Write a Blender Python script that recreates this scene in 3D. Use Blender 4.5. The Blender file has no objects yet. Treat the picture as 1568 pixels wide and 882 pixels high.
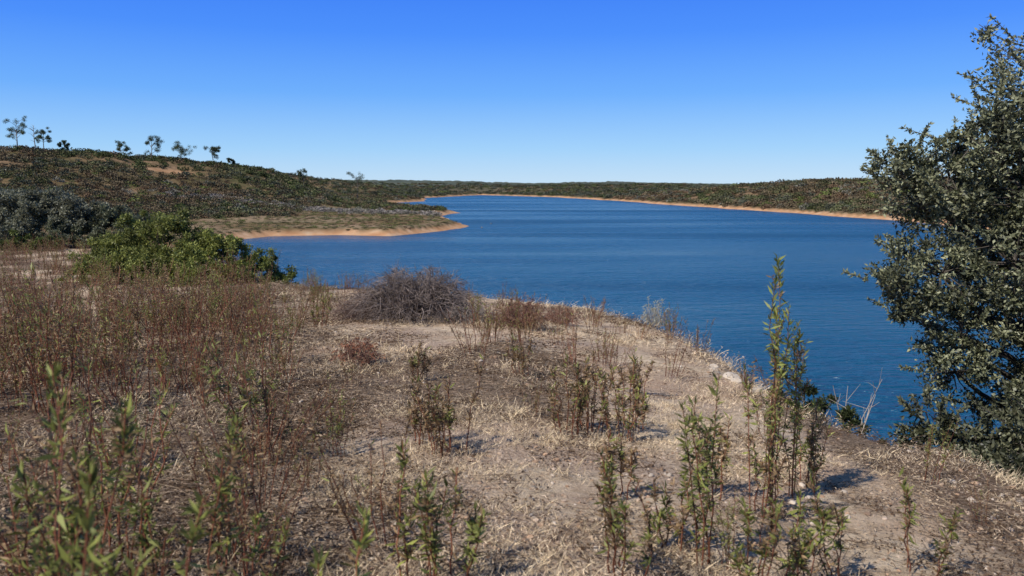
import bpy, math, numpy as np
from mathutils import Vector
R=np.random.default_rng(7)
scene=bpy.context.scene
scene.view_settings.view_transform='Standard'
scene.view_settings.look='None'
scene.view_settings.exposure=0

# ---------------------------------------------------------------- noise
def _h(ix,iy,s):
    v=np.sin(ix*127.1+iy*311.7+s*74.7)*43758.5453
    return v-np.floor(v)
def vnoise(x,y,s=0.0):
    ix=np.floor(x); iy=np.floor(y); fx=x-ix; fy=y-iy
    fx=fx*fx*(3-2*fx); fy=fy*fy*(3-2*fy)
    a=_h(ix,iy,s); b=_h(ix+1,iy,s); c=_h(ix,iy+1,s); d=_h(ix+1,iy+1,s)
    return (a*(1-fx)+b*fx)*(1-fy)+(c*(1-fx)+d*fx)*fy
def fbm(x,y,s=0.0,o=4):
    t=0; a=.5
    for i in range(o):
        t=t+a*(vnoise(x,y,s+i*3.1)-.5)*2; x=x*2.03+5.1; y=y*2.03-3.7; a*=.5
    return t
def sst(a,b,x):
    t=np.clip((x-a)/(b-a),0,1); return t*t*(3-2*t)

# ---------------------------------------------------------------- terrain definition (metres, water level z=0)
LAKE=[(-45,72),(-52,100),(-48,126),(-43,143),(-32,147),(-21,144),(-12.6,163),(-9.5,181),(-15,205),(-21,235),(-17,269),(-54,322),
      (-69,424),(-52,479),(-67,613),(-31,800),(35,648),(63,501),(80,356),(93,276),(99,216),(100,157),(115,100),(150,50),(200,-50),
      (60,-60),(-5,-20),(-5,10),(-30,38)]
PLAT=[(4.4,-60),(3.9,0),(3.7,4),(3.55,5.4),(3.45,6.3),(3.2,6.9),(2.85,7.5),(2.65,9.1),(2.75,11.6),(2.7,15.6),(1.8,19.4),(.2,20.0),
      (-1.5,21),(-4.3,23),(-7.1,24.2),(-9.2,27.5),(-14,36),(-24,44),(-40,50),(-60,58),(-100,66),(-400,60),(-400,-400),(30,-400)]
RIDGES=[([(-400,230,15),(-166,260,14.4),(-130,300,15.6),(-106,340,12),(-80,375,7.5),(-70,430,2.5)],60),
        ([(-300,560,14),(-173,600,13),(-120,600,8.5),(-80,640,3)],60),
        ([(104,480,3.5),(125,420,6.4),(151,360,7.8),(175,300,8),(220,200,7.5),(260,100,7)],55),
        ([(0,900,6),(80,800,5),(150,700,5)],110),
        ([(-1500,1800,22),(-600,1800,20),(-220,1700,17),(0,2000,11),(250,2000,15),(600,2000,10),(1500,1800,12)],320)]
def pdist(x,y,pts,closed=True,attr=None):
    best=np.full(x.shape,1e9); at=np.zeros(x.shape)
    n=len(pts); m=n if closed else n-1
    for i in range(m):
        a=pts[i]; b=pts[(i+1)%n]
        dx=b[0]-a[0]; dy=b[1]-a[1]; L=dx*dx+dy*dy
        t=np.clip(((x-a[0])*dx+(y-a[1])*dy)/L,0,1)
        d=np.hypot(x-a[0]-t*dx,y-a[1]-t*dy)
        w=d<best; best=np.where(w,d,best)
        if attr: at=np.where(w,a[2]+(b[2]-a[2])*t,at)
    return (best,at) if attr else best
def inside(x,y,pts):
    c=np.zeros(x.shape,bool); n=len(pts)
    for i in range(n):
        x1,y1=pts[i][:2]; x2,y2=pts[(i+1)%n][:2]
        if y1==y2: continue
        c^=((y1>y)!=(y2>y))&(x<(x2-x1)*(y-y1)/(y2-y1)+x1)
    return c
def terrain(x,y):
    x=np.asarray(x,float); y=np.asarray(y,float)
    d0=np.hypot(x,y)
    amp=np.clip(d0/60,0,4)
    wx=x+amp*fbm(x*.05,y*.05,3); wy=y+amp*fbm(x*.05,y*.05,9)
    dl=pdist(wx,wy,LAKE); ins=inside(wx,wy,LAKE); sd=np.where(ins,-dl,dl)
    n1=fbm(x*.012,y*.012,21,4); n2=fbm(x*.06,y*.06,31,3)
    zf=np.where(sd>0, 1.2*sst(-.5,4,sd)+.02*np.minimum(sd,60)+(n1*3.2+1.2)*sst(25,140,sd)+n2*.6*sst(4,40,sd), np.maximum(sd*.25,-3))
    rz=np.zeros(x.shape)
    for pts,w in RIDGES:
        d,a=pdist(wx,wy,pts,False,True)
        rz=np.maximum(rz,a*np.exp(-(d/w)**2))
    zf=zf+rz*sst(3,45,sd)*(1+.16*n2)
    # near headland
    px=x+.22*fbm(x*.8,y*.8,5); py=y+.3*fbm(x*.8,y*.8,6)
    dp=pdist(px,py,PLAT); de=np.where(inside(px,py,PLAT),0,dp)
    drop=1.375+.075*y+.12*np.maximum(x,0)
    k=.25; drop=-np.log(np.exp(-np.clip(drop,-5,12)/k)+np.exp(-3.22/k))*k
    drop=np.maximum(drop,.6)
    fall=.75*(np.sqrt(de*de+.6**2)-.6)
    zn=9-drop-fall+.10*fbm(x*.35,y*.35,12,3)*sst(1,5,d0)+.05*fbm(x*2.2,y*2.2,14,3)+.25*n2*sst(0,4,de)+.12*fbm(x*1.1,y*1.1,77,3)*sst(0,1,de)
    near=zn>zf
    return np.where(near,zn,zf), sd, de, near
def gz(x,y): return float(terrain(np.array([x]),np.array([y]))[0][0])

# ---------------------------------------------------------------- mesh helpers
class MB:
    def __init__(s): s.v=[];s.q=[];s.c=[];s.n=0
    def add(s,v,q,c):
        s.v.append(v); s.q.append(q+s.n); s.c.append(c); s.n+=len(v)
    def leaves(s,P,D,L,W,C,rng):
        n=len(P); D=D/np.maximum(np.linalg.norm(D,axis=1,keepdims=True),1e-6)
        r=rng.normal(size=(n,3)); U=np.cross(D,r); U/=np.maximum(np.linalg.norm(U,axis=1,keepdims=True),1e-6)
        L=np.broadcast_to(L,(n,))[:,None]; W=np.broadcast_to(W,(n,))[:,None]
        N=np.cross(D,U)
        m=P+D*L*.45+N*L*.06
        v=np.stack([P,m+U*W*.5,P+D*L-N*L*.08,m-U*W*.5],1).reshape(-1,3)
        q=np.arange(4*n).reshape(n,4)
        s.add(v,q,np.repeat(np.broadcast_to(C,(n,3)),4,axis=0))
    def tubes(s,A,B,r0,r1,C,k=3):
        A=np.atleast_2d(A).astype(float);B=np.atleast_2d(B).astype(float); n=len(A)
        D=B-A; D/=np.maximum(np.linalg.norm(D,axis=1,keepdims=True),1e-9)
        ref=np.where(np.abs(D[:,2:3])>.9,np.array([[1.,0,0]]),np.array([[0,0,1.]]))
        U=np.cross(D,ref);U/=np.linalg.norm(U,axis=1,keepdims=True);V=np.cross(D,U)
        r0=np.broadcast_to(r0,(n,))[:,None,None]; r1=np.broadcast_to(r1,(n,))[:,None,None]
        a=np.arange(k)*2*math.pi/k
        ring=U[:,None,:]*np.cos(a)[None,:,None]+V[:,None,:]*np.sin(a)[None,:,None]
        v=np.concatenate([A[:,None,:]+ring*r0,B[:,None,:]+ring*r1],1).reshape(-1,3)
        i=np.arange(k); j=(i+1)%k
        f=np.stack([i,j,j+k,i+k],1)
        q=(f[None]+np.arange(n)[:,None,None]*2*k).reshape(-1,4)
        s.add(v,q,np.repeat(np.broadcast_to(C,(n,3)),2*k,axis=0))
    def path(s,pts,r0,r1,C,k=3):
        pts=np.asarray(pts,float); n=len(pts)-1
        r=np.linspace(r0,r1,n+1); s.tubes(pts[:-1],pts[1:],r[:-1],r[1:],C,k)
    def obj(s,name,mat,link=True,smooth=False,loc=None):
        v=np.concatenate(s.v);q=np.concatenate(s.q);c=np.concatenate(s.c)
        if loc is not None: v=v-np.array(loc)
        return mkobj(name,v,q,c,mat,link,smooth,loc)
def mkobj(name,v,q,c,mat,link=True,smooth=False,loc=None):
    me=bpy.data.meshes.new(name)
    me.vertices.add(len(v)); me.vertices.foreach_set('co',v.astype(np.float32).ravel())
    k=q.shape[1]
    me.loops.add(len(q)*k); me.loops.foreach_set('vertex_index',q.astype(np.int32).ravel())
    me.polygons.add(len(q)); me.polygons.foreach_set('loop_start',np.arange(0,len(q)*k,k,dtype=np.int32))
    if smooth: me.polygons.foreach_set('use_smooth',np.ones(len(q),bool))
    me.update(calc_edges=True)
    if c is not None:
        a=me.color_attributes.new('Col','FLOAT_COLOR','POINT')
        cc=np.ones((len(v),4),np.float32); cc[:,:3]=c; a.data.foreach_set('color',cc.ravel())
    me.materials.append(mat)
    o=bpy.data.objects.new(name,me)
    if loc is not None: o.location=loc
    if link: scene.collection.objects.link(o)
    return o

# ---------------------------------------------------------------- materials
def newmat(n):
    m=bpy.data.materials.new(n); m.use_nodes=True; nt=m.node_tree; nt.nodes.clear()
    out=nt.nodes.new('ShaderNodeOutputMaterial'); return m,nt,out
def foliage_mat(name,rough=.55,trans=.25,var=.5,spec=.3):
    m,nt,out=newmat(name); N=nt.nodes.new; L=nt.links.new
    a=N('ShaderNodeAttribute'); a.attribute_name='Col'
    oi=N('ShaderNodeObjectInfo')
    mr=N('ShaderNodeMapRange'); mr.inputs[3].default_value=1-var/2; mr.inputs[4].default_value=1+var/2
    L(oi.outputs['Random'],mr.inputs[0])
    vm=N('ShaderNodeVectorMath'); vm.operation='SCALE'; L(a.outputs['Color'],vm.inputs[0]); L(mr.outputs[0],vm.inputs['Scale'])
    if spec>.15:
        p=N('ShaderNodeBsdfPrincipled'); p.inputs['Roughness'].default_value=rough; p.inputs['Specular IOR Level'].default_value=spec
        L(vm.outputs[0],p.inputs['Base Color'])
    else:
        p=N('ShaderNodeBsdfDiffuse'); L(vm.outputs[0],p.inputs['Color'])
    if trans>0:
        t=N('ShaderNodeBsdfTranslucent'); L(vm.outputs[0],t.inputs['Color'])
        mx=N('ShaderNodeMixShader'); mx.inputs[0].default_value=trans
        L(p.outputs[0],mx.inputs[1]); L(t.outputs[0],mx.inputs[2]); L(mx.outputs[0],out.inputs[0])
    else: L(p.outputs[0],out.inputs[0])
    return m
M_LEAF=foliage_mat('foliage',.5,.3,.4,.3); M_OAK=foliage_mat('oak_foliage',.45,.1,0,.35); M_DRY=foliage_mat('dry_stalks',.8,0,.4,.1)
M_TWIG=foliage_mat('twigs',.85,0,.2,.1); M_STONE=foliage_mat('stone',.9,0,.6,.1); M_HILL=foliage_mat('hill_shrubs',.8,0,.7,.1)

def mat_ground():
    m,nt,out=newmat('ground_earth'); N=nt.nodes.new; L=nt.links.new
    geo=N('ShaderNodeNewGeometry'); a=N('ShaderNodeAttribute'); a.attribute_name='Col'
    sep=N('ShaderNodeSeparateColor'); L(a.outputs['Color'],sep.inputs[0])
    def noise(sc,det=6,rough=.6,vec=None):
        n=N('ShaderNodeTexNoise'); n.inputs['Scale'].default_value=sc; n.inputs['Detail'].default_value=det; n.inputs['Roughness'].default_value=rough
        L(vec or geo.outputs['Position'],n.inputs['Vector']); return n
    def ramp(src,stops):
        r=N('ShaderNodeValToRGB'); e=r.color_ramp.elements
        e[0].position=stops[0][0]; e[0].color=(*stops[0][1],1); e[1].position=stops[-1][0]; e[1].color=(*stops[-1][1],1)
        for p,c in stops[1:-1]:
            x=e.new(p); x.color=(*c,1)
        L(src,r.inputs[0]); return r
    def mix(f,A,B,mode='MIX'):
        x=N('ShaderNodeMix'); x.data_type='RGBA'; x.blend_type=mode
        if isinstance(f,float): x.inputs[0].default_value=f
        else: L(f,x.inputs[0])
        for k,v in ((6,A),(7,B)):
            if isinstance(v,tuple): x.inputs[k].default_value=(*v,1)
            else: L(v,x.inputs[k])
        return x.outputs[2]
    n1=noise(.9,8); n2=noise(9,8,.7); n3=noise(60,5,.7)
    straw=ramp(n2.outputs[0],[(.3,(.32,.23,.145)),(.5,(.62,.475,.32)),(.72,(.80,.65,.46))])
    dirt=ramp(n3.outputs[0],[(.3,(.17,.11,.075)),(.5,(.47,.34,.24)),(.7,(.72,.57,.43))])
    f=ramp(n1.outputs[0],[(.42,(0,0,0)),(.58,(1,1,1))])
    near=mix(f.outputs[0],straw.outputs[0],dirt.outputs[0])
    nr_=noise(.5,5,.6); rf=ramp(nr_.outputs[0],[(.5,(0,0,0)),(.68,(.55,.55,.55))])
    near=mix(rf.outputs[0],near,(.44,.26,.155))
    vo=N('ShaderNodeTexVoronoi'); vo.inputs['Scale'].default_value=28; L(geo.outputs['Position'],vo.inputs['Vector'])
    vr=ramp(vo.outputs['Distance'],[(.12,(1,1,1)),(.25,(0,0,0))])
    vc=N('ShaderNodeSeparateColor'); L(vo.outputs['Color'],vc.inputs[0])
    mm=N('ShaderNodeMath'); mm.operation='MULTIPLY'; L(vr.outputs[0],mm.inputs[0])
    gt=N('ShaderNodeMath'); gt.operation='GREATER_THAN'; gt.inputs[1].default_value=.78; L(vc.outputs[0],gt.inputs[0]); L(gt.outputs[0],mm.inputs[1])
    near=mix(mm.outputs[0],near,(.56,.46,.36))
    nl=noise(22,6,.8)
    lit=ramp(nl.outputs[0],[(.38,(.045,.03,.022)),(.52,(.15,.10,.068)),(.66,(.47,.35,.25))])
    near=mix(sep.outputs[2],near,lit.outputs[0])
    n4=noise(.05,8,.65); n5=noise(.7,6,.7)
    s1=ramp(n4.outputs[0],[(.35,(.095,.085,.04)),(.5,(.15,.105,.055)),(.62,(.22,.145,.085))])
    s2=ramp(n5.outputs[0],[(.3,(.45,.45,.45)),(.7,(1.4,1.4,1.4))])
    far=mix(1.0,s1.outputs[0],s2.outputs[0],'MULTIPLY')
    # distance haze put into the base colour: far ground fades to grey-green
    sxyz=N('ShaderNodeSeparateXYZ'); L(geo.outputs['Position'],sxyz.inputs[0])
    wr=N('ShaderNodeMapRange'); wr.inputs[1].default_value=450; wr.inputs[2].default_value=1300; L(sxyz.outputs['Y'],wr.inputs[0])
    nw=noise(.012,6,.7); haze=ramp(nw.outputs[0],[(.35,(.06,.075,.065)),(.6,(.10,.11,.085))])
    far=mix(wr.outputs[0],far,haze.outputs[0])
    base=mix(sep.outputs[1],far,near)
    n6=noise(.25,8,.7)
    red=ramp(n6.outputs[0],[(.3,(.38,.18,.085)),(.5,(.48,.27,.14)),(.7,(.56,.39,.25))])
    base=mix(sep.outputs[0],base,red.outputs[0])
    p=N('ShaderNodeBsdfDiffuse'); L(base,p.inputs['Color'])
    b=N('ShaderNodeBump'); b.inputs['Strength'].default_value=.9; b.inputs['Distance'].default_value=.03
    ad=N('ShaderNodeMath'); ad.operation='ADD'; L(n3.outputs[0],ad.inputs[0]); L(n2.outputs[0],ad.inputs[1])
    ad2=N('ShaderNodeMath'); ad2.operation='ADD'; L(ad.outputs[0],ad2.inputs[0]); L(mm.outputs[0],ad2.inputs[1])
    L(ad2.outputs[0],b.inputs['Height']); L(b.outputs[0],p.inputs['Normal']); L(p.outputs[0],out.inputs[0])
    return m
def mat_water():
    m,nt,out=newmat('lake_water'); N=nt.nodes.new; L=nt.links.new
    geo=N('ShaderNodeNewGeometry')
    def noise(sx,sy,rot,det,ro=.55):
        mp=N('ShaderNodeMapping'); mp.inputs['Scale'].default_value=(sx,sy,1); mp.inputs['Rotation'].default_value=(0,0,math.radians(rot))
        n=N('ShaderNodeTexNoise'); n.inputs['Scale'].default_value=1; n.inputs['Detail'].default_value=det; n.inputs['Roughness'].default_value=ro
        n.inputs['Distortion'].default_value=.3
        L(geo.outputs['Position'],mp.inputs[0]); L(mp.outputs[0],n.inputs['Vector']); return n.outputs[0]
    def mr(src,a,b,c,d):
        g=N('ShaderNodeMapRange'); g.inputs[1].default_value=a; g.inputs[2].default_value=b; g.inputs[3].default_value=c; g.inputs[4].default_value=d; L(src,g.inputs[0]); return g.outputs[0]
    a=noise(.8,3.0,10,3); b=noise(.25,.9,-8,3); g=noise(.006,.04,-4,4)
    ma=N('ShaderNodeMath'); ma.operation='MULTIPLY_ADD'; L(b,ma.inputs[0]); ma.inputs[1].default_value=1.6; L(a,ma.inputs[2])
    bp=N('ShaderNodeBump'); bp.inputs['Distance'].default_value=1.1; L(mr(g,.38,.62,.5,1.0),bp.inputs['Strength']); L(ma.outputs[0],bp.inputs['Height'])
    p=N('ShaderNodeBsdfPrincipled'); p.inputs['Base Color'].default_value=(.003,.072,.145,1)
    L(mr(g,.38,.62,.16,.36),p.inputs['Roughness'])
    p.inputs['IOR'].default_value=1.33; L(bp.outputs[0],p.inputs['Normal']); L(p.outputs[0],out.inputs[0])
    return m

# ---------------------------------------------------------------- ground sheet (polar grid)
th=np.concatenate([np.arange(-52,52.01,.2),np.arange(56,308,4.)]); nt_=len(th)
rr=[0.0,.15,.3]
while rr[-1]<7000: rr.append(rr[-1]*1.0135+ .004)
rr=np.array(rr); nr=len(rr)
T,RR=np.meshgrid(np.radians(th),rr)
X=(RR*np.sin(T)).ravel(); Y=(RR*np.cos(T)).ravel()
Z,SD,DE,NEAR=terrain(X,Y)
far_n=fbm(X*.3,Y*.3,55,2)*np.clip((np.hypot(X,Y)-500)/500,0,1.6)*sst(5,40,SD)
Z=Z+np.where(NEAR,0,far_n)
red=np.where(NEAR, sst(.5,3,DE)*.35*sst(.5,.75,vnoise(X*.3,Y*.3,2))+.8*sst(1.6,.6,Z), sst(1.0,.65,Z+.4*fbm(X*.1,Y*.1,8)))
patch=np.exp(-(((X+112)/9)**2+((Y-262)/7)**2)); red=np.maximum(red,sst(.3,.6,patch)*.6)
midpen=np.where(~NEAR,sst(.9,1.2,Z)*sst(3.4,2.6,Z)*sst(300,200,Y)*sst(100,130,Y),0)
nearw=np.where(NEAR,1.0,midpen*.22*sst(.3,.6,vnoise(X*.08,Y*.15,13)))
litter=np.where(NEAR,np.clip(sst(-.08,-.42,X/np.maximum(Y,.5))*.9*sst(.3,.6,vnoise(X*.9,Y*.9,61))+.8*sst(.54,.77,vnoise(X*.6+9,Y*.6,44)),0,1),0)
col=np.stack([np.clip(red,0,1),nearw,litter],1)
i=np.arange(nr-1)[:,None]*nt_; j=np.arange(nt_)[None]; j2=(j+1)%nt_
Q=np.stack([(i+j),(i+j2),(i+nt_+j2),(i+nt_+j)],-1).reshape(-1,4)[:,::-1]
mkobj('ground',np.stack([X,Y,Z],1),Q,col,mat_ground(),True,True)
w=np.array([[-8000,-800,0],[8000,-800,0],[8000,8000,0],[-8000,8000,0]],float)
mkobj('lake_water',w,np.array([[0,1,2,3]]),None,mat_water())

# ---------------------------------------------------------------- scatter via geometry nodes
def coll(name,objs):
    c=bpy.data.collections.new(name)
    for o in objs: c.objects.link(o)
    return c
def scatter(name,P,rot,sc,idx,c):
    me=bpy.data.meshes.new(name); me.vertices.add(len(P)); me.vertices.foreach_set('co',P.astype(np.float32).ravel())
    a=me.attributes.new('rot','FLOAT_VECTOR','POINT'); a.data.foreach_set('vector',rot.astype(np.float32).ravel())
    a=me.attributes.new('scl','FLOAT_VECTOR','POINT'); a.data.foreach_set('vector',sc.astype(np.float32).ravel())
    a=me.attributes.new('idx','INT','POINT'); a.data.foreach_set('value',idx.astype(np.int32))
    o=bpy.data.objects.new(name,me); scene.collection.objects.link(o)
    ng=bpy.data.node_groups.new(name+'_gn','GeometryNodeTree')
    ng.interface.new_socket('Geometry',in_out='INPUT',socket_type='NodeSocketGeometry')
    ng.interface.new_socket('Geometry',in_out='OUTPUT',socket_type='NodeSocketGeometry')
    N=ng.nodes.new; L=ng.links.new
    gi=N('NodeGroupInput'); go=N('NodeGroupOutput'); ip=N('GeometryNodeInstanceOnPoints'); ci=N('GeometryNodeCollectionInfo')
    ci.inputs['Collection'].default_value=c; ci.inputs['Separate Children'].default_value=True; ci.inputs['Reset Children'].default_value=True
    ip.inputs['Pick Instance'].default_value=True
    def na(n,t):
        x=N('GeometryNodeInputNamedAttribute'); x.data_type=t; x.inputs['Name'].default_value=n
        return [s for s in x.outputs if s.enabled and s.name=='Attribute'][0]
    L(gi.outputs[0],ip.inputs['Points']); L(ci.outputs[0],ip.inputs['Instance'])
    L(na('idx','INT'),ip.inputs['Instance Index']); L(na('rot','FLOAT_VECTOR'),ip.inputs['Rotation']); L(na('scl','FLOAT_VECTOR'),ip.inputs['Scale'])
    L(ip.outputs[0],go.inputs[0])
    md=o.modifiers.new('scatter','NODES'); md.node_group=ng
    return o
def zrot(n,tilt=.1):
    return np.stack([R.normal(0,tilt,n),R.normal(0,tilt,n),R.uniform(0,6.283,n)],1)

# ---------------------------------------------------------------- hill shrubs
def hill_shrub(name,c1,c2,n=150,ls=.25,flat=.8):
    m=MB()
    k=R.integers(3,6); cen=R.uniform(-.45,.45,(k,3)); cen[:,2]=R.uniform(.15,.45,k); rad=R.uniform(.4,.65,k)
    w=R.integers(0,k,n); d=R.normal(size=(n,3)); d/=np.linalg.norm(d,axis=1,keepdims=True)
    P=cen[w]+d*(rad[w]*R.uniform(.75,1.08,n))[:,None]; P[:,2]=np.abs(P[:,2])*flat
    D=d+R.normal(0,.6,(n,3)); 
    t=R.uniform(0,1,(n,1))**1.5
    C=(np.array(c1)*(1-t)+np.array(c2)*t)*1.45
    m.leaves(P,D,R.uniform(.7,1.4,n)*ls,R.uniform(.6,1.0,n)*ls,C,R)
    return m.obj(name,M_HILL,False)
specs=[((.032,.042,.018),(.075,.085,.036)),((.05,.052,.026),(.105,.105,.052)),((.08,.052,.033),(.155,.105,.062)),((.068,.054,.034),(.132,.10,.06)),
       ((.085,.08,.06),(.16,.15,.12)),((.065,.08,.024),(.13,.15,.05)),((.038,.042,.03),(.085,.088,.062)),((.15,.13,.11),(.26,.23,.2))]
hs=coll('hill_shrub_set',[hill_shrub('scrub_%d'%i,*s) for i,s in enumerate(specs)])
n=84000
ang=np.radians(R.uniform(-44,44,n)); r=np.exp(R.uniform(math.log(85),math.log(1500),n))
x=r*np.sin(ang); y=r*np.cos(ang)
z,sd,de,near=terrain(x,y)
pen=(y<245)&(sd<38)&(x<0)&(x>-100)
dens=np.where(pen,sst(.7,1.15,z)*1.0,sst(.9,1.5,z))
gap=sst(.25,.5,vnoise(x*.05,y*.05,91)); dens=dens*np.where(pen,.65+.35*gap,.7+.3*gap)
dens=np.where(near,.6*sst(60,80,r),dens)
dens*=1-np.clip(np.exp(-(((x+112)/9)**2+((y-262)/7)**2))*1.6,0,1)
k=R.random(n)<dens; x,y,z,r,pen=x[k],y[k],z[k],r[k],pen[k]; n=len(x)
sel=vnoise(x*.03,y*.03,17)*.7+R.random(n)*.5
idx=np.select([sel<.33,sel<.5,sel<.57,sel<.8,sel<.98,sel<1.03],[0,1,6,3,2,5],4)
idx=np.where(R.random(n)<.1,R.integers(0,7,n),idx)
idx=np.where((r>500)&(R.random(n)<.6),R.choice([0,6,6],n),idx)
idx=np.where(pen&(R.random(n)<.85),R.choice([1,3,5,5,2,1,1],n),idx)
s=R.uniform(.8,1.9,n)*np.clip((r/300)**.7,.6,2.2)*np.where(pen,.5,1)
s=np.where((x>60)&(y<600),s*1.25,s)
sc=np.stack([s*R.uniform(.9,1.3,n),s*R.uniform(.9,1.3,n),s*R.uniform(.7,1.2,n)*np.clip(300/r,.5,1)**.5*np.where(pen,.55,1)],1)
n2=520; bx=R.uniform(-98,-19,n2); by=222+R.normal(0,5,n2)+(bx+20)*-.05
bz=terrain(bx,by)[0]; kk=bz>.9; bx,by,bz=bx[kk],by[kk],bz[kk]; n2=len(bx)
bs=R.uniform(.7,1.5,n2)
x=np.r_[x,bx];y=np.r_[y,by];z=np.r_[z,bz];idx=np.r_[idx,R.choice([7,7,4],n2)];sc=np.r_[sc,np.stack([bs,bs,bs*.8],1)]
scatter('hillside_scrub',np.stack([x,y,z-.1],1),zrot(len(x)),sc,idx,hs)
print('shrubs',len(x))

# ---------------------------------------------------------------- trees
def blob_leaves(m,cen,rad,n,ls,c1,c2,rng,shell=.55,wr=.5):
    d=rng.normal(size=(n,3)); d/=np.linalg.norm(d,axis=1,keepdims=True)
    P=np.array(cen)+d*np.array(rad)*(shell+(1-shell)*rng.random((n,1)))
    t=rng.random((n,1))**2
    C=(np.array(c1)*(1-t)+np.array(c2)*t)
    m.leaves(P,d*.6+rng.normal(0,.7,(n,3))+np.array([0,0,.15]),rng.uniform(.7,1.3,n)*ls,rng.uniform(.7,1.2,n)*ls*wr,C,rng)
def eucalyptus(x,y,h,wid,seed,bare=False):
    g=np.random.default_rng(seed); m=MB(); z=gz(x,y)-.2; b=np.array([x,y,z])
    lean=g.normal(0,.05,2)
    tp=[b+np.array([lean[0]*h*t+.1*math.sin(5*t+seed),lean[1]*h*t,h*t]) for t in np.linspace(0,.88,7)]
    bark=np.array([.24,.19,.15]) if not bare else np.array([.3,.27,.24])
    m.path(tp,.03*h*.5+.06,.05,bark,6)
    nb=12 if not bare else 14
    for i in range(nb):
        t=g.uniform(.32,.9); k=int(t/.88*6); k=min(k,5); s=tp[k]+(tp[k+1]-tp[k])*g.random()
        a=g.uniform(0,6.28); l=wid*g.uniform(.25,.55)*(1.15-.5*abs(t-.6))
        e=s+np.array([math.cos(a)*l,math.sin(a)*l,l*g.uniform(.3,.9)])
        mid=(s+e)/2+np.array([0,0,.12*l]); m.path([s,mid,e],.07,.02,bark,4)
        if not bare:
            for q in range(3):
                c=e+g.normal(0,.3,3)*wid*.3
                blob_leaves(m,c,(wid*.15,wid*.15,wid*.13),90,.28,(.05,.07,.03),(.12,.14,.065),g,.1)
    if not bare: blob_leaves(m,tp[-1]+np.array([0,0,.03*h]),(wid*.2,wid*.2,wid*.22),160,.28,(.05,.07,.03),(.12,.14,.065),g,.1)
    m.obj('eucalyptus_tree' if not bare else 'bare_tree',M_LEAF,loc=tuple(b))
for (x,y,h,wd,sd_) in [(-163,266,10.5,5,1),(-153,264,7,3.6,3),(-148,267,3.6,2.6,4),(-137,283,6,4.4,5),(-129,288,9,5.2,6),
                     (-119,290,5.5,5.8,7),(-111,300,7,4.6,8),(-108,310,3,2,9),(-84,325,8,4.4,10),(-68,352,12,7,11),(-171,266,5,3,12)]:
    eucalyptus(x,y,h,wd,sd_)
eucalyptus(-157,266,9,3.5,2,True)

def bush(name,lobes,c1,c2,ls,per,seed,mat=M_LEAF,stems=True,bark=(.12,.09,.07),dn=34):
    g=np.random.default_rng(seed); m=MB()
    base=np.array([np.mean([l[0] for l in lobes]),np.mean([l[1] for l in lobes]),0.]); base[2]=gz(base[0],base[1])-.2
    for l in lobes:
        c=np.array(l[:3]); r=l[3]
        nb=int(np.clip(dn*r*r,6,70))
        gb=np.array([c[0]*.6+base[0]*.4,c[1]*.6+base[1]*.4,0]); gb[2]=gz(gb[0],gb[1])-.1
        for i in range(nb):
            d=g.normal(size=3); d/=np.linalg.norm(d); d[2]=abs(d[2])*1.05-.4
            p=c+d*r*g.uniform(.35,1.15)
            br=r*g.uniform(.12,.32); tn=g.uniform(.5,1.25)
            blob_leaves(m,p,(br,br,br*.8),per,ls,np.array(c1)*tn,np.array(c2)*tn,g,.2)
            if stems and i%5==0:
                mid=(gb+p)/2+g.normal(0,.1*r,3); m.path([gb,mid,p],.018,.008,bark,3)
    m.obj(name,mat,loc=tuple(base))
GA,GB=(.12,.14,.032),(.38,.385,.10)
bush('green_shrub',[(-12.3,26.5,7.4,.95),(-11.1,26.0,7.6,.85),(-13.5,27,6.9,.85),(-11.8,25.4,6.6,1.0),(-12.8,25.4,6.3,.9),(-11,25,6.2,.9),(-13.8,26,6.3,.8)],GA,GB,.085,150,21,dn=56)
bush('green_shrub',[(-10.1,25.8,7.0,.85),(-9.2,25.5,7.0,.7),(-10.6,25.2,6.6,.9),(-9.6,24.9,6.4,.85),(-10.2,24.6,6.0,.8),(-9.1,24.6,5.8,.75),(-8.7,25.3,6.4,.6)],GA,GB,.085,150,22,dn=60)
bush('green_shrub',[(-8.1,25.5,6.5,.65),(-7.6,25.8,5.9,.7),(-8.6,24.9,6.0,.7),(-7.2,25.2,5.5,.6),(-8.2,24.7,5.5,.65),(-7.7,25.6,5.2,.7)],GA,(.30,.33,.085),.08,150,23,dn=64)
bush('holm_oak_shrub',[(-27.5,43,7.7,1.7),(-25,43,7.8,1.5),(-23,42.5,7.4,1.4),(-29.5,44,7.7,1.8),(-26,42,6.6,1.3),(-28.5,42,6.6,1.3)],(.10,.105,.065),(.30,.29,.20),.14,150,24)
bush('holm_oak_shrub',[(-21.5,43,7.2,1.3),(-19.8,42,6.8,1.1),(-23.5,41.5,6.5,1.0),(-21,41,6.3,.9)],(.10,.115,.06),(.29,.29,.18),.14,150,25)
bush('dark_green_shrub',[(-25,40,6.2,.8),(-23,39.5,6.1,.7),(-27,40,6.3,.8)],(.07,.09,.025),(.20,.235,.06),.12,140,26)
bush('dark_green_shrub',[(-19,38,6.1,.8),(-17.2,36,6.1,.8),(-16,33,6.2,.7)],(.07,.09,.025),(.21,.23,.065),.11,140,29)
bush('green_shrub',[(-34,60,7,1.8),(-40,64,7,2),(-30,56,6.2,1.6)],(.06,.08,.03),(.13,.16,.06),.16,140,27)
bush('green_shrub',[(-6.9,24.8,5.5,.35),(-6.5,24.9,5.4,.3)],(.05,.07,.02),(.12,.16,.05),.06,90,28)
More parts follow.
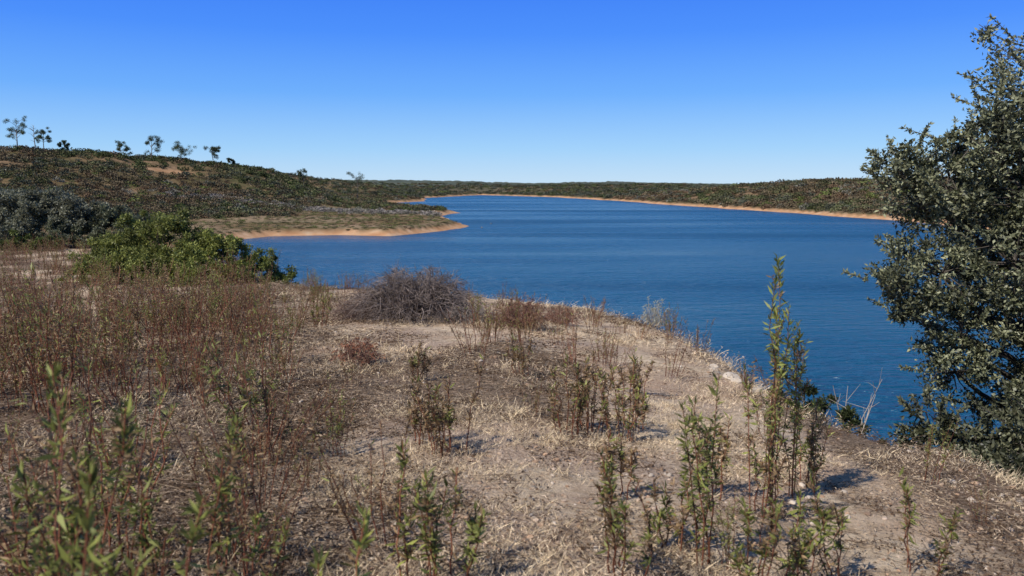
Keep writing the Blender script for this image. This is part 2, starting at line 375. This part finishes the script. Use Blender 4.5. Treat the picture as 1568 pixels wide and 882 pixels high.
for i,(bx,by,br) in enumerate([(3.3,9.0,.3),(3.5,8.6,.35),(4.1,8.7,.4),(4.6,8.8,.4),(5.2,8.7,.5),(5.9,8.4,.6),(4.5,7.7,.3),(4.9,7.5,.4),(5.4,7.2,.5)]):  # the last few are added dark masses standing in for shade beneath the oak
    b=gz(bx,by); bush('bank_shrub',[(bx,by,b+br*.5,br),(bx+.3,by+.1,b+br*.3,br*.8)],(.035,.045,.016),(.11,.13,.045),.05,110,40+i)

# ---- holm oak on the right
def oak():
    g=np.random.default_rng(5); m=MB(); bx,by=7.3,10.3; b=np.array([bx,by,gz(bx,by)-.3])
    bark=np.array([.085,.07,.055])
    tr=[b,b+np.array([-.1,0,1.0]),b+np.array([-.05,-.1,2.0]),b+np.array([.15,-.15,3.2]),b+np.array([.1,-.2,4.4]),b+np.array([0,-.3,5.6])]
    m.path(tr,.26,.07,bark,9)
    lobes=[(7.0,10,10.1,1.2),(6.5,9.8,10.0,.6),(6.3,9.7,9.75,.7),(5.75,9.6,9.4,.65),(5.25,9.7,9.0,.55),(4.75,9.8,9.15,.33),(4.95,9.7,8.75,.3),(6.2,9.5,8.9,.85),(6.7,9.4,8.1,1.0),(5.2,9.6,7.95,.62),(4.7,9.6,7.8,.38),
           (4.85,9.6,7.45,.3),(5.9,9.3,8.1,.6),(6.1,9.4,7.3,.7),(5.5,9.6,7.15,.45),(5.4,9.5,6.75,.4),(6.7,9.5,6.5,.85),(6.1,9.4,6.3,.5),(6.3,9.3,5.6,.7),(5.6,9.3,5.3,.42),(8.1,10.5,9.3,1.4),(8.3,10.8,7.6,1.5),
           (7.3,11.8,8.8,1.3),(6.6,10.9,7.6,.9),(7.4,9,9.0,.9),(7.6,8.9,7.5,1.0),(7.3,9.3,5.6,.9),(6.6,10.4,9.2,.8),(7.6,10.3,10.8,.8),(7.0,10.2,10.6,.5),(6.9,10.0,5.2,.9),
           (5.4,8.7,5.9,.55),(6.0,8.4,6.1,.75),(4.85,8.9,5.5,.4),(6.3,8.2,5.5,.7),(6.9,9.0,9.6,.9),(6.6,8.9,7.0,.7),(5.9,10,8.5,.6),(7.2,8.6,8.2,.8),(7.0,8.5,6.4,.8),(5.6,7.9,6.0,.5),(6.2,7.6,6.3,.7),
           (4.75,8.0,5.8,.42),(5.1,7.6,5.85,.45),(4.4,8.4,5.5,.35),(4.75,8.7,6.25,.3),(5.0,8.5,5.8,.5),(4.3,8.6,5.7,.28),(4.45,7.6,5.75,.3),(4.7,7.4,6.0,.35)]
    for (cx,cy,cz,r) in lobes:
        c=np.array([cx,cy,cz]); 
        k=np.clip((cz-b[2])/5.6*5*.75,0,4.99); i=int(k); s=tr[i]+(tr[i+1]-tr[i])*(k-i)
        mid=(s+c)/2+g.normal(0,.12,3)+np.array([0,0,.1]); q=(mid+c)/2+g.normal(0,.08,3)
        m.path([s,mid,q,c],.075*min(r+.3,1),.02,bark,5)
        nb=int(44*r**1.8)+8; low_shade=.55 if cz<6.4 else 1.0  # low lobes get darker leaf colours, painting in the shade under the crown
        for t in range(nb):
            d=g.normal(size=3); d/=np.linalg.norm(d)
            p=c+d*r*g.uniform(.35,1.12); p[2]+=.05
            m.path([c+(p-c)*.1,(c+p)/2+g.normal(0,.05,3),p+(p-c)*.1],.012,.004,bark,3)
            br=g.uniform(.09,.22)
            tone=g.uniform(.45,1.4)*low_shade
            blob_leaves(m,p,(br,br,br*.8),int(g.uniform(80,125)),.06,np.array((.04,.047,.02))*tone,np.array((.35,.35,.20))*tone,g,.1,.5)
        for t in range(int(14*r)+6):
            d=g.normal(size=3); d[2]=abs(d[2])*.8; d/=np.linalg.norm(d)
            s0=c+d*r*.9; e=s0+d*g.uniform(.2,.5)*min(1,r+.3)+np.array([0,0,.05])
            m.path([s0,e],.008,.003,bark,3)
            n=55; tt=g.random((n,1)); P=s0+(e-s0)*tt
            m.leaves(P,d+g.normal(0,.8,(n,3)),g.uniform(.04,.07,n),g.uniform(.02,.032,n),(np.array((.08,.09,.045))+g.random((n,1))*np.array((.24,.235,.14)))*low_shade,g)
    o=m.obj('holm_oak_tree',M_OAK,loc=tuple(b)); print('oak faces',len(o.data.polygons))
oak()

# ---------------------------------------------------------------- tall weeds (fleabane)
def weed(name,h,ns,green,seed,link=False,loc=None,spread=.22,leafl=.055,dens=1.0,lw=.17):
    g=np.random.default_rng(seed); m=MB()
    for i in range(ns):
        a=g.uniform(0,6.28); sp=g.uniform(.2,1)*spread; hh=h*g.uniform(.5,1.05)
        b=np.array([math.cos(a),math.sin(a),0])*sp*.5; lean=np.array([math.cos(a),math.sin(a),0])*sp*hh
        pts=[b+lean*t**1.4+np.array([0,0,hh*t])+g.normal(0,.009,3)*(t>0) for t in np.linspace(0,1,7)]
        pts=np.array(pts)
        sc=np.array([.30,.115,.065])*g.uniform(.5,1.2)
        m.path(pts,.005,.002,sc,3)
        n=int(52*hh*dens/.8*g.uniform(.6,1.2)); t=g.random(n)**.7*.87+.13
        k=np.minimum((t*6).astype(int),5); f=t*6-k
        P=pts[k]*(1-f)[:,None]+pts[k+1]*f[:,None]
        az=g.uniform(0,6.28,n); el=np.where(t>.85,g.uniform(.5,1.3,n),g.uniform(-.9,.9,n))
        D=np.stack([np.cos(az)*np.cos(el),np.sin(az)*np.cos(el),np.sin(el)],1)
        dry=(g.random(n)>(green*(.25+1.1*t)))
        C=np.where(dry[:,None],np.array([.32,.205,.10])*g.uniform(.22,1.25,(n,1)),np.array([.28,.295,.07])*g.uniform(.4,1.35,(n,1)))
        ln=leafl*g.uniform(.5,1.25,n)*np.where(dry,.75,1)
        m.leaves(P,D,ln,ln*lw,C,g)
        for q in range(g.integers(2,6)):
            tq=g.uniform(.4,.95); kq=min(int(tq*6),5); s=pts[kq]; aa=g.uniform(0,6.28); l=g.uniform(.06,.2)*h
            e=s+np.array([math.cos(aa)*l*.45,math.sin(aa)*l*.45,l]); m.path([s,e],.002,.001,sc,3)
            nn=int(12*dens)+3; tt=g.random((nn,1)); D=np.stack([g.normal(0,.6,nn),g.normal(0,.6,nn),g.uniform(-.2,1,nn)],1)
            c=np.array([.28,.295,.08]) if g.random()<green else np.array([.33,.22,.115])
            m.leaves(s+(e-s)*tt,D,leafl*g.uniform(.4,.9,nn),leafl*lw*.85,c*g.uniform(.5,1.3,(nn,1)),g)
    o=m.obj(name,M_LEAF,link)
    if loc is not None: o.location=loc
    return o
W=coll('weed_set',[weed('weed_a%d'%i,.85,ns,gr,100+i,dens=dn,spread=sp) for i,(gr,ns,dn,sp) in enumerate([(.15,8,.75,.3),(.22,7,.75,.35),(.35,8,.85,.3),(.5,7,1.0,.25),(.65,6,1.0,.25),(.05,9,.3,.4),(.08,8,.2,.45),(.4,9,.8,.35)])])
n=11000
x=R.uniform(-24,3.2,n); y=R.uniform(1.8,40,n); z,sd,de,near=terrain(x,y); q=x/np.maximum(y,1)
left=sst(-.12,-.36,q)
patch=sst(.56,.76,vnoise(x*.7+3,y*.7,71))
dens=left*.42*(.08+.92*sst(.38,.62,vnoise(x*.7,y*.7,88)))+.22*patch+.03
dens*=np.where(y>14,.65,1)*np.where(y>24,.5,1)
edge=(pdist(x,y,PLAT)<1.6)&(y>15)&(x<-2); dens=np.where(edge,.2,dens)
k=(de<.3)&near&(R.random(n)<dens)&(np.abs(q)<1.0)&((q<-.45)|(y>3))
k&=~((np.hypot(x+1.85,y-14.5)<1.6)|((np.abs(q+.125)<.08)&(y>10)&(y<14.5))|((q>-.08)&(q<.1)&(y>3.2)&(y<6.2)))
x,y,z,q=x[k],y[k],z[k],q[k]; n=len(x); print('weeds',n)
s=R.uniform(.45,1.2,n)*np.where(q<-.3,1.08,.75); s=np.where((y<3)&(q<-.3),s*.9,s)
idx=np.where(R.random(n)<.45,R.choice([0,1,6,5,2],n),R.integers(0,8,n))
scatter('dry_weed_stand',np.stack([x,y,z-.02],1),zrot(n,.1),np.stack([s,s,s*R.uniform(.85,1.15,n)],1),idx,W)
hero=[(1.57,4.6,1.42,5,.8),(1.75,4.75,1.15,4,.65),(1.4,4.35,.85,6,.5),(.92,3.5,1.0,4,.7),(.78,3.7,.6,6,.5),(.5,3.3,.5,6,.45),(1.25,3.35,.5,6,.6),(1.5,3.4,.55,4,.55),
      (-.27,3.05,.5,6,.5),(-.45,3.0,.6,3,.6),(-.42,5.2,.62,9,.15),(-.6,5.4,.5,8,.15),(.43,5.9,.68,9,.25),(.85,5.9,.66,9,.3),(.62,6.1,.6,9,.15),(1.0,6.3,.5,6,.3),
      (1.9,5.0,.6,6,.45),(1.2,4.6,.5,7,.25),(-1.15,2.6,.85,4,.55),(-.95,2.5,.7,3,.6),(2.0,3.7,.45,4,.5),(.6,4.4,.45,6,.2),(-.9,1.35,1.0,4,.85),(-1.05,1.6,1.05,5,.75),(-1.2,1.9,1.0,5,.65),(-.78,1.7,.8,3,.7),(-.55,2.0,.66,2,.8),
      (-.72,1.15,.98,3,.9),(-.62,1.05,.92,2,.9),(-.85,1.5,.85,3,.8),(-1.35,2.1,1.05,5,.6),(.15,8.5,.45,7,.15),(-1.0,8,.5,7,.15),(1.3,8.2,.5,7,.25),(-3.2,13,.6,8,.3),(-3.9,12,.65,8,.3),(1.0,3.2,.45,5,.5)]
for i,(hx,hy,h,ns,gr) in enumerate(hero):
    big=i in (0,1,3)
    weed('fleabane_plant',h,ns,gr,300+i,True,(hx,hy,gz(hx,hy)-.02),spread=.16 if big else .24,leafl=.06,dens=1.5 if big else 1.2,lw=.2)

# ---------------------------------------------------------------- straw grass, twig litter, stones
def tuft(name,n,h,c,seed,sp=.1,flat=.7):
    g=np.random.default_rng(seed); m=MB()
    a=g.uniform(0,6.28,n); b=g.normal(0,sp,(n,3)); b[:,2]=-.01
    D=np.stack([np.cos(a)*flat,np.sin(a)*flat,g.uniform(.2,1.0,n)],1)
    m.leaves(b,D,h*g.uniform(.5,1.3,n),.004,np.array(c)*g.uniform(.5,1.3,(n,1)),g)
    return m.obj(name,M_DRY,False)
G=coll('grass_set',[tuft('straw_%d'%i,46,hh,c,500+i,sp) for i,(hh,c,sp) in enumerate([(.055,(.74,.59,.40),.09),(.08,(.70,.55,.36),.1),(.04,(.66,.52,.37),.13),(.12,(.74,.58,.37),.08),(.045,(.53,.39,.26),.13)])])
n=26000
ang=np.radians(R.uniform(-46,46,n)); r=np.exp(R.uniform(math.log(2.2),math.log(34),n)); x=r*np.sin(ang); y=r*np.cos(ang)
z,sd,de,near=terrain(x,y)
d=.03+.9*sst(.5,.66,.6*vnoise(x*.7,y*.7,33)+.4*vnoise(x*2.1,y*2.1,34)); d*=1-.5*sst(-.2,-.45,x/y); d=np.maximum(d,.5*sst(12,17,r))
k=(de<3.5)&near&(R.random(n)<d*.7); x,y,z,r=x[k],y[k],z[k],r[k]; n=len(x); print('grass',n)
s=R.uniform(.6,1.25,n)*np.clip(r/8,.8,1.5)
scatter('dry_grass',np.stack([x,y,z],1),zrot(n,.15),np.stack([s,s,s],1),R.choice([0,1,2,2,4,4,3],n),G)

def litter(name,seed,c):
    g=np.random.default_rng(seed); m=MB(); n=16
    A=g.normal(0,.12,(n,3)); A[:,2]=g.uniform(.003,.03,n); a=g.uniform(0,6.28,n); l=g.uniform(.04,.22,n)
    B=A+np.stack([np.cos(a)*l,np.sin(a)*l,g.normal(0,.02,n)],1)
    m.tubes(A,B,.0022,.001,np.array(c)*g.uniform(.5,1.4,(n,1)))
    n=50; P=g.normal(0,.14,(n,3)); P[:,2]=g.uniform(.002,.015,n); D=g.normal(size=(n,3)); D[:,2]*=.25
    m.leaves(P,D,g.uniform(.015,.04,n),.012,np.array(c)*g.uniform(.4,1.3,(n,1)),g)
    return m.obj(name,M_TWIG,False)
LT=coll('litter_set',[litter('litter_%d'%i,600+i,c) for i,c in enumerate([(.15,.095,.06),(.29,.21,.145),(.11,.07,.045),(.42,.32,.22)])])
n=11000; ang=np.radians(R.uniform(-46,46,n)); r=np.exp(R.uniform(math.log(2.2),math.log(26),n)); x=r*np.sin(ang); y=r*np.cos(ang)
z,sd,de,near=terrain(x,y); d=.2+.7*sst(0,-.4,x/y)+.5*sst(.5,.75,vnoise(x*.6+9,y*.6,44))
k=(de<1)&near&(R.random(n)<d*.7); x,y,z,r=x[k],y[k],z[k],r[k]; n=len(x)
s=R.uniform(.7,1.4,n)*np.clip(r/9,.8,1.4); scatter('leaf_litter',np.stack([x,y,z],1),zrot(n,.05),np.stack([s,s,s],1),R.integers(0,4,n),LT)

def stone(name,seed,c):
    g=np.random.default_rng(seed)
    import bmesh
    bm=bmesh.new(); bmesh.ops.create_icosphere(bm,subdivisions=2,radius=1)
    f=g.normal(size=(7,3)); f/=np.linalg.norm(f,axis=1,keepdims=True); dd=g.uniform(.55,.9,7)
    for v in bm.verts:
        p=np.array(v.co)
        for a_,b_ in zip(f,dd):
            t=p@a_-b_
            if t>0: p=p-a_*t
        v.co=p*np.array([1.2,.95,.65])
    me=bpy.data.meshes.new(name); bm.to_mesh(me); bm.free()
    a=me.color_attributes.new('Col','FLOAT_COLOR','POINT'); cc=np.ones((len(me.vertices),4),np.float32); cc[:,:3]=np.array(c); a.data.foreach_set('color',cc.ravel())
    me.materials.append(M_STONE); return bpy.data.objects.new(name,me)
ST=coll('stone_set',[stone('stone_%d'%i,700+i,c) for i,c in enumerate([(.38,.28,.20),(.43,.33,.25),(.28,.19,.13),(.40,.26,.17),(.48,.40,.32)])])
n=15000; ang=np.radians(R.uniform(-46,46,n)); r=np.exp(R.uniform(math.log(2.2),math.log(26),n)); x=r*np.sin(ang); y=r*np.cos(ang)
z,sd,de,near=terrain(x,y); d=.25+.8*sst(.45,.7,vnoise(x*.8+2,y*.8,99)); d=np.where(x/y>.15,d*1.5,d)
k=(de<4)&near&(R.random(n)<d*.7); x,y,z,r=x[k],y[k],z[k],r[k]; n=len(x)
s=np.clip(np.exp(R.normal(math.log(.009),.5,n)),0,.022)*np.clip(r/5,.9,1.4); scatter('gravel_stones',np.stack([x,y,z+s*.15],1),zrot(n,.3),np.stack([s,s,s],1),R.integers(0,5,n),ST)
for i,(bx,by,s) in enumerate([(2.75,10.6,.08),(2.85,10.1,.13),(2.8,9.7,.08),(2.95,9.4,.11),(2.9,11.2,.07)]):
    o=stone('rock',800+i,(.46,.39,.31)); o.location=(bx,by,gz(bx,by)+s*.1); o.scale=(s,s,s); o.rotation_euler=(.2,.1,i*1.3); scene.collection.objects.link(o)

# ---------------------------------------------------------------- brush pile
def brush(name,cx,cy,rw,h,n,c1,c2,seed,rad=.006,up=.9,leafc=None):
    g=np.random.default_rng(seed); m=MB(); z0=gz(cx,cy)
    for i in range(n):
        a=g.uniform(0,6.28); rr_=rw*math.sqrt(g.random())*.45; s=np.array([math.cos(a)*rr_,math.sin(a)*rr_*.8,g.uniform(0,.25)*h])
        a2=a+g.normal(0,.7); el=g.uniform(.1,1.35)
        e=np.array([math.cos(a2)*math.cos(el)*rw,math.sin(a2)*math.cos(el)*rw*.85,math.sin(el)*h*up])*g.uniform(.65,1.15)
        mid=(s+e)/2+np.array([0,0,.18*h])+g.normal(0,.05*rw,3); q=(mid+e)/2+np.array([0,0,.07*h])+g.normal(0,.03*rw,3)
        t=g.random(); c=(np.array(c1)*(1-t)+np.array(c2)*t)*g.uniform(.6,1.2)
        m.path([s,mid,q,e],rad*g.uniform(.5,1.1),rad*.3,c,3)
        for k in range(4):
            b=q+(e-q)*g.random(); f=b+(e-q)*.5+g.normal(0,.07*rw,3); m.path([b,f],rad*.4,rad*.2,c,3)
        if leafc is not None:
            nn=7; m.leaves(q+(e-q)*g.random((nn,1)),g.normal(size=(nn,3)),.025,.01,np.array(leafc)*g.uniform(.5,1.3,(nn,1)),g)
    o=m.obj(name,M_TWIG,True); o.location=(cx,cy,z0-.03); return o
brush('brushwood_pile',-1.75,14.3,1.2,1.0,1150,(.09,.065,.055),(.33,.27,.235),901,.008)
brush('brushwood_pile',-2.75,14.6,.8,.55,300,(.12,.075,.06),(.27,.19,.155),902,.007)
brush('brushwood_pile',-.75,13.8,.8,.33,260,(.14,.11,.09),(.38,.32,.27),903,.006)
RC=((.16,.085,.06),(.30,.17,.13))
brush('dry_shrub',.15,13.2,.55,.55,260,*RC,904,.005,leafc=(.25,.12,.08))
brush('dry_shrub',-1.75,8.9,.3,.32,160,*RC,905,.004,leafc=(.32,.14,.08))
brush('dry_shrub',.9,14.5,.45,.35,140,*RC,906,.005,leafc=(.26,.13,.09))
brush('pale_dead_shrub',2.95,16.4,.38,.7,90,(.4,.35,.27),(.55,.5,.4),907,.005,leafc=(.42,.42,.28))
def bare_branch(x,y,seed):
    g=np.random.default_rng(seed); m=MB(); b=np.array([0,0,-.1]); c=np.array([.4,.35,.3])
    for i in range(5):
        e=b+np.array([g.normal(0,.3),g.normal(0,.2),g.uniform(.6,1.1)]); mid=(b+e)/2+g.normal(0,.07,3); m.path([b,mid,e],.011,.003,c,4)
        for k in range(4):
            s=mid+(e-mid)*g.random(); m.path([s,s+g.normal(0,.1,3)+np.array([0,0,.15])],.004,.002,c,3)
    o=m.obj('bare_dead_branch',M_TWIG,True); o.location=(x,y,gz(x,y))
bare_branch(3.9,8.7,31)

def buoy(x,y):
    m=MB(); c=np.array([.25,.22,.2]); pts=[(0,0,-.1),(0,0,.05),(0,0,.2),(0,0,.3)]
    m.tubes([pts[0]],[pts[1]],.1,.2,c,10); m.tubes([pts[1]],[pts[2]],.2,.17,c,10); m.tubes([pts[2]],[pts[3]],.17,.02,c,10); m.tubes([(0,0,.28)],[(0,0,.45)],.02,.02,np.array([.05,.05,.05]),6)
    o=m.obj('buoy',M_STONE,True); o.location=(x,y,0)
buoy(-6.5,172); buoy(-5,190)

# ---------------------------------------------------------------- light and sky
el=math.radians(46); az=math.radians(228)
S=Vector((math.sin(az)*math.cos(el),math.cos(az)*math.cos(el),math.sin(el)))
sl=bpy.data.lights.new('sun','SUN'); sl.energy=5; sl.angle=math.radians(.5); sl.color=(1,.95,.87)
so=bpy.data.objects.new('sun',sl); so.rotation_euler=(-S).to_track_quat('-Z','Y').to_euler(); scene.collection.objects.link(so)
wd=bpy.data.worlds.new('World'); scene.world=wd; wd.use_nodes=True; nt=wd.node_tree; nt.nodes.clear()
sky=nt.nodes.new('ShaderNodeTexSky'); sky.sky_type='NISHITA'; sky.sun_disc=False; sky.sun_elevation=el; sky.sun_rotation=az
sky.air_density=1.0; sky.dust_density=.3; sky.ozone_density=3.0; sky.altitude=100
tc=nt.nodes.new('ShaderNodeTexCoord'); sx=nt.nodes.new('ShaderNodeSeparateXYZ'); nt.links.new(tc.outputs['Generated'],sx.inputs[0])
cr=nt.nodes.new('ShaderNodeValToRGB'); e=cr.color_ramp.elements
stops=[(0,(.55,.75,.94)),(.045,(.34,.63,.98)),(.11,(.14,.42,1.0)),(.18,(.058,.27,1.0)),(.225,(.04,.22,.96)),(.4,(.045,.20,.64)),(1,(.05,.11,.28))]
e[0].position=0; e[0].color=(*stops[0][1],1); e[1].position=1; e[1].color=(*stops[-1][1],1)
for p,c in stops[1:-1]:
    q=e.new(p); q.color=(*c,1)
nt.links.new(sx.outputs['Z'],cr.inputs[0])
sc8=nt.nodes.new('ShaderNodeVectorMath'); sc8.operation='SCALE'; sc8.inputs['Scale'].default_value=1/.12; nt.links.new(cr.outputs[0],sc8.inputs[0])
mx=nt.nodes.new('ShaderNodeMix'); mx.data_type='RGBA'; mx.inputs[0].default_value=.92
nt.links.new(sky.outputs[0],mx.inputs[6]); nt.links.new(sc8.outputs[0],mx.inputs[7])
bg=nt.nodes.new('ShaderNodeBackground'); bg.inputs[1].default_value=.12; wo=nt.nodes.new('ShaderNodeOutputWorld')
nt.links.new(mx.outputs[2],bg.inputs[0]); nt.links.new(bg.outputs[0],wo.inputs[0])

# ---------------------------------------------------------------- camera
cam=bpy.data.cameras.new('camera'); cam.lens=28; cam.sensor_width=36; cam.clip_start=.05; cam.clip_end=20000
cam.dof.use_dof=True; cam.dof.focus_distance=14; cam.dof.aperture_fstop=3.5
co=bpy.data.objects.new('camera',cam); co.location=(0,0,9); co.rotation_euler=(math.radians(90-7.3),0,0); scene.collection.objects.link(co); scene.camera=co
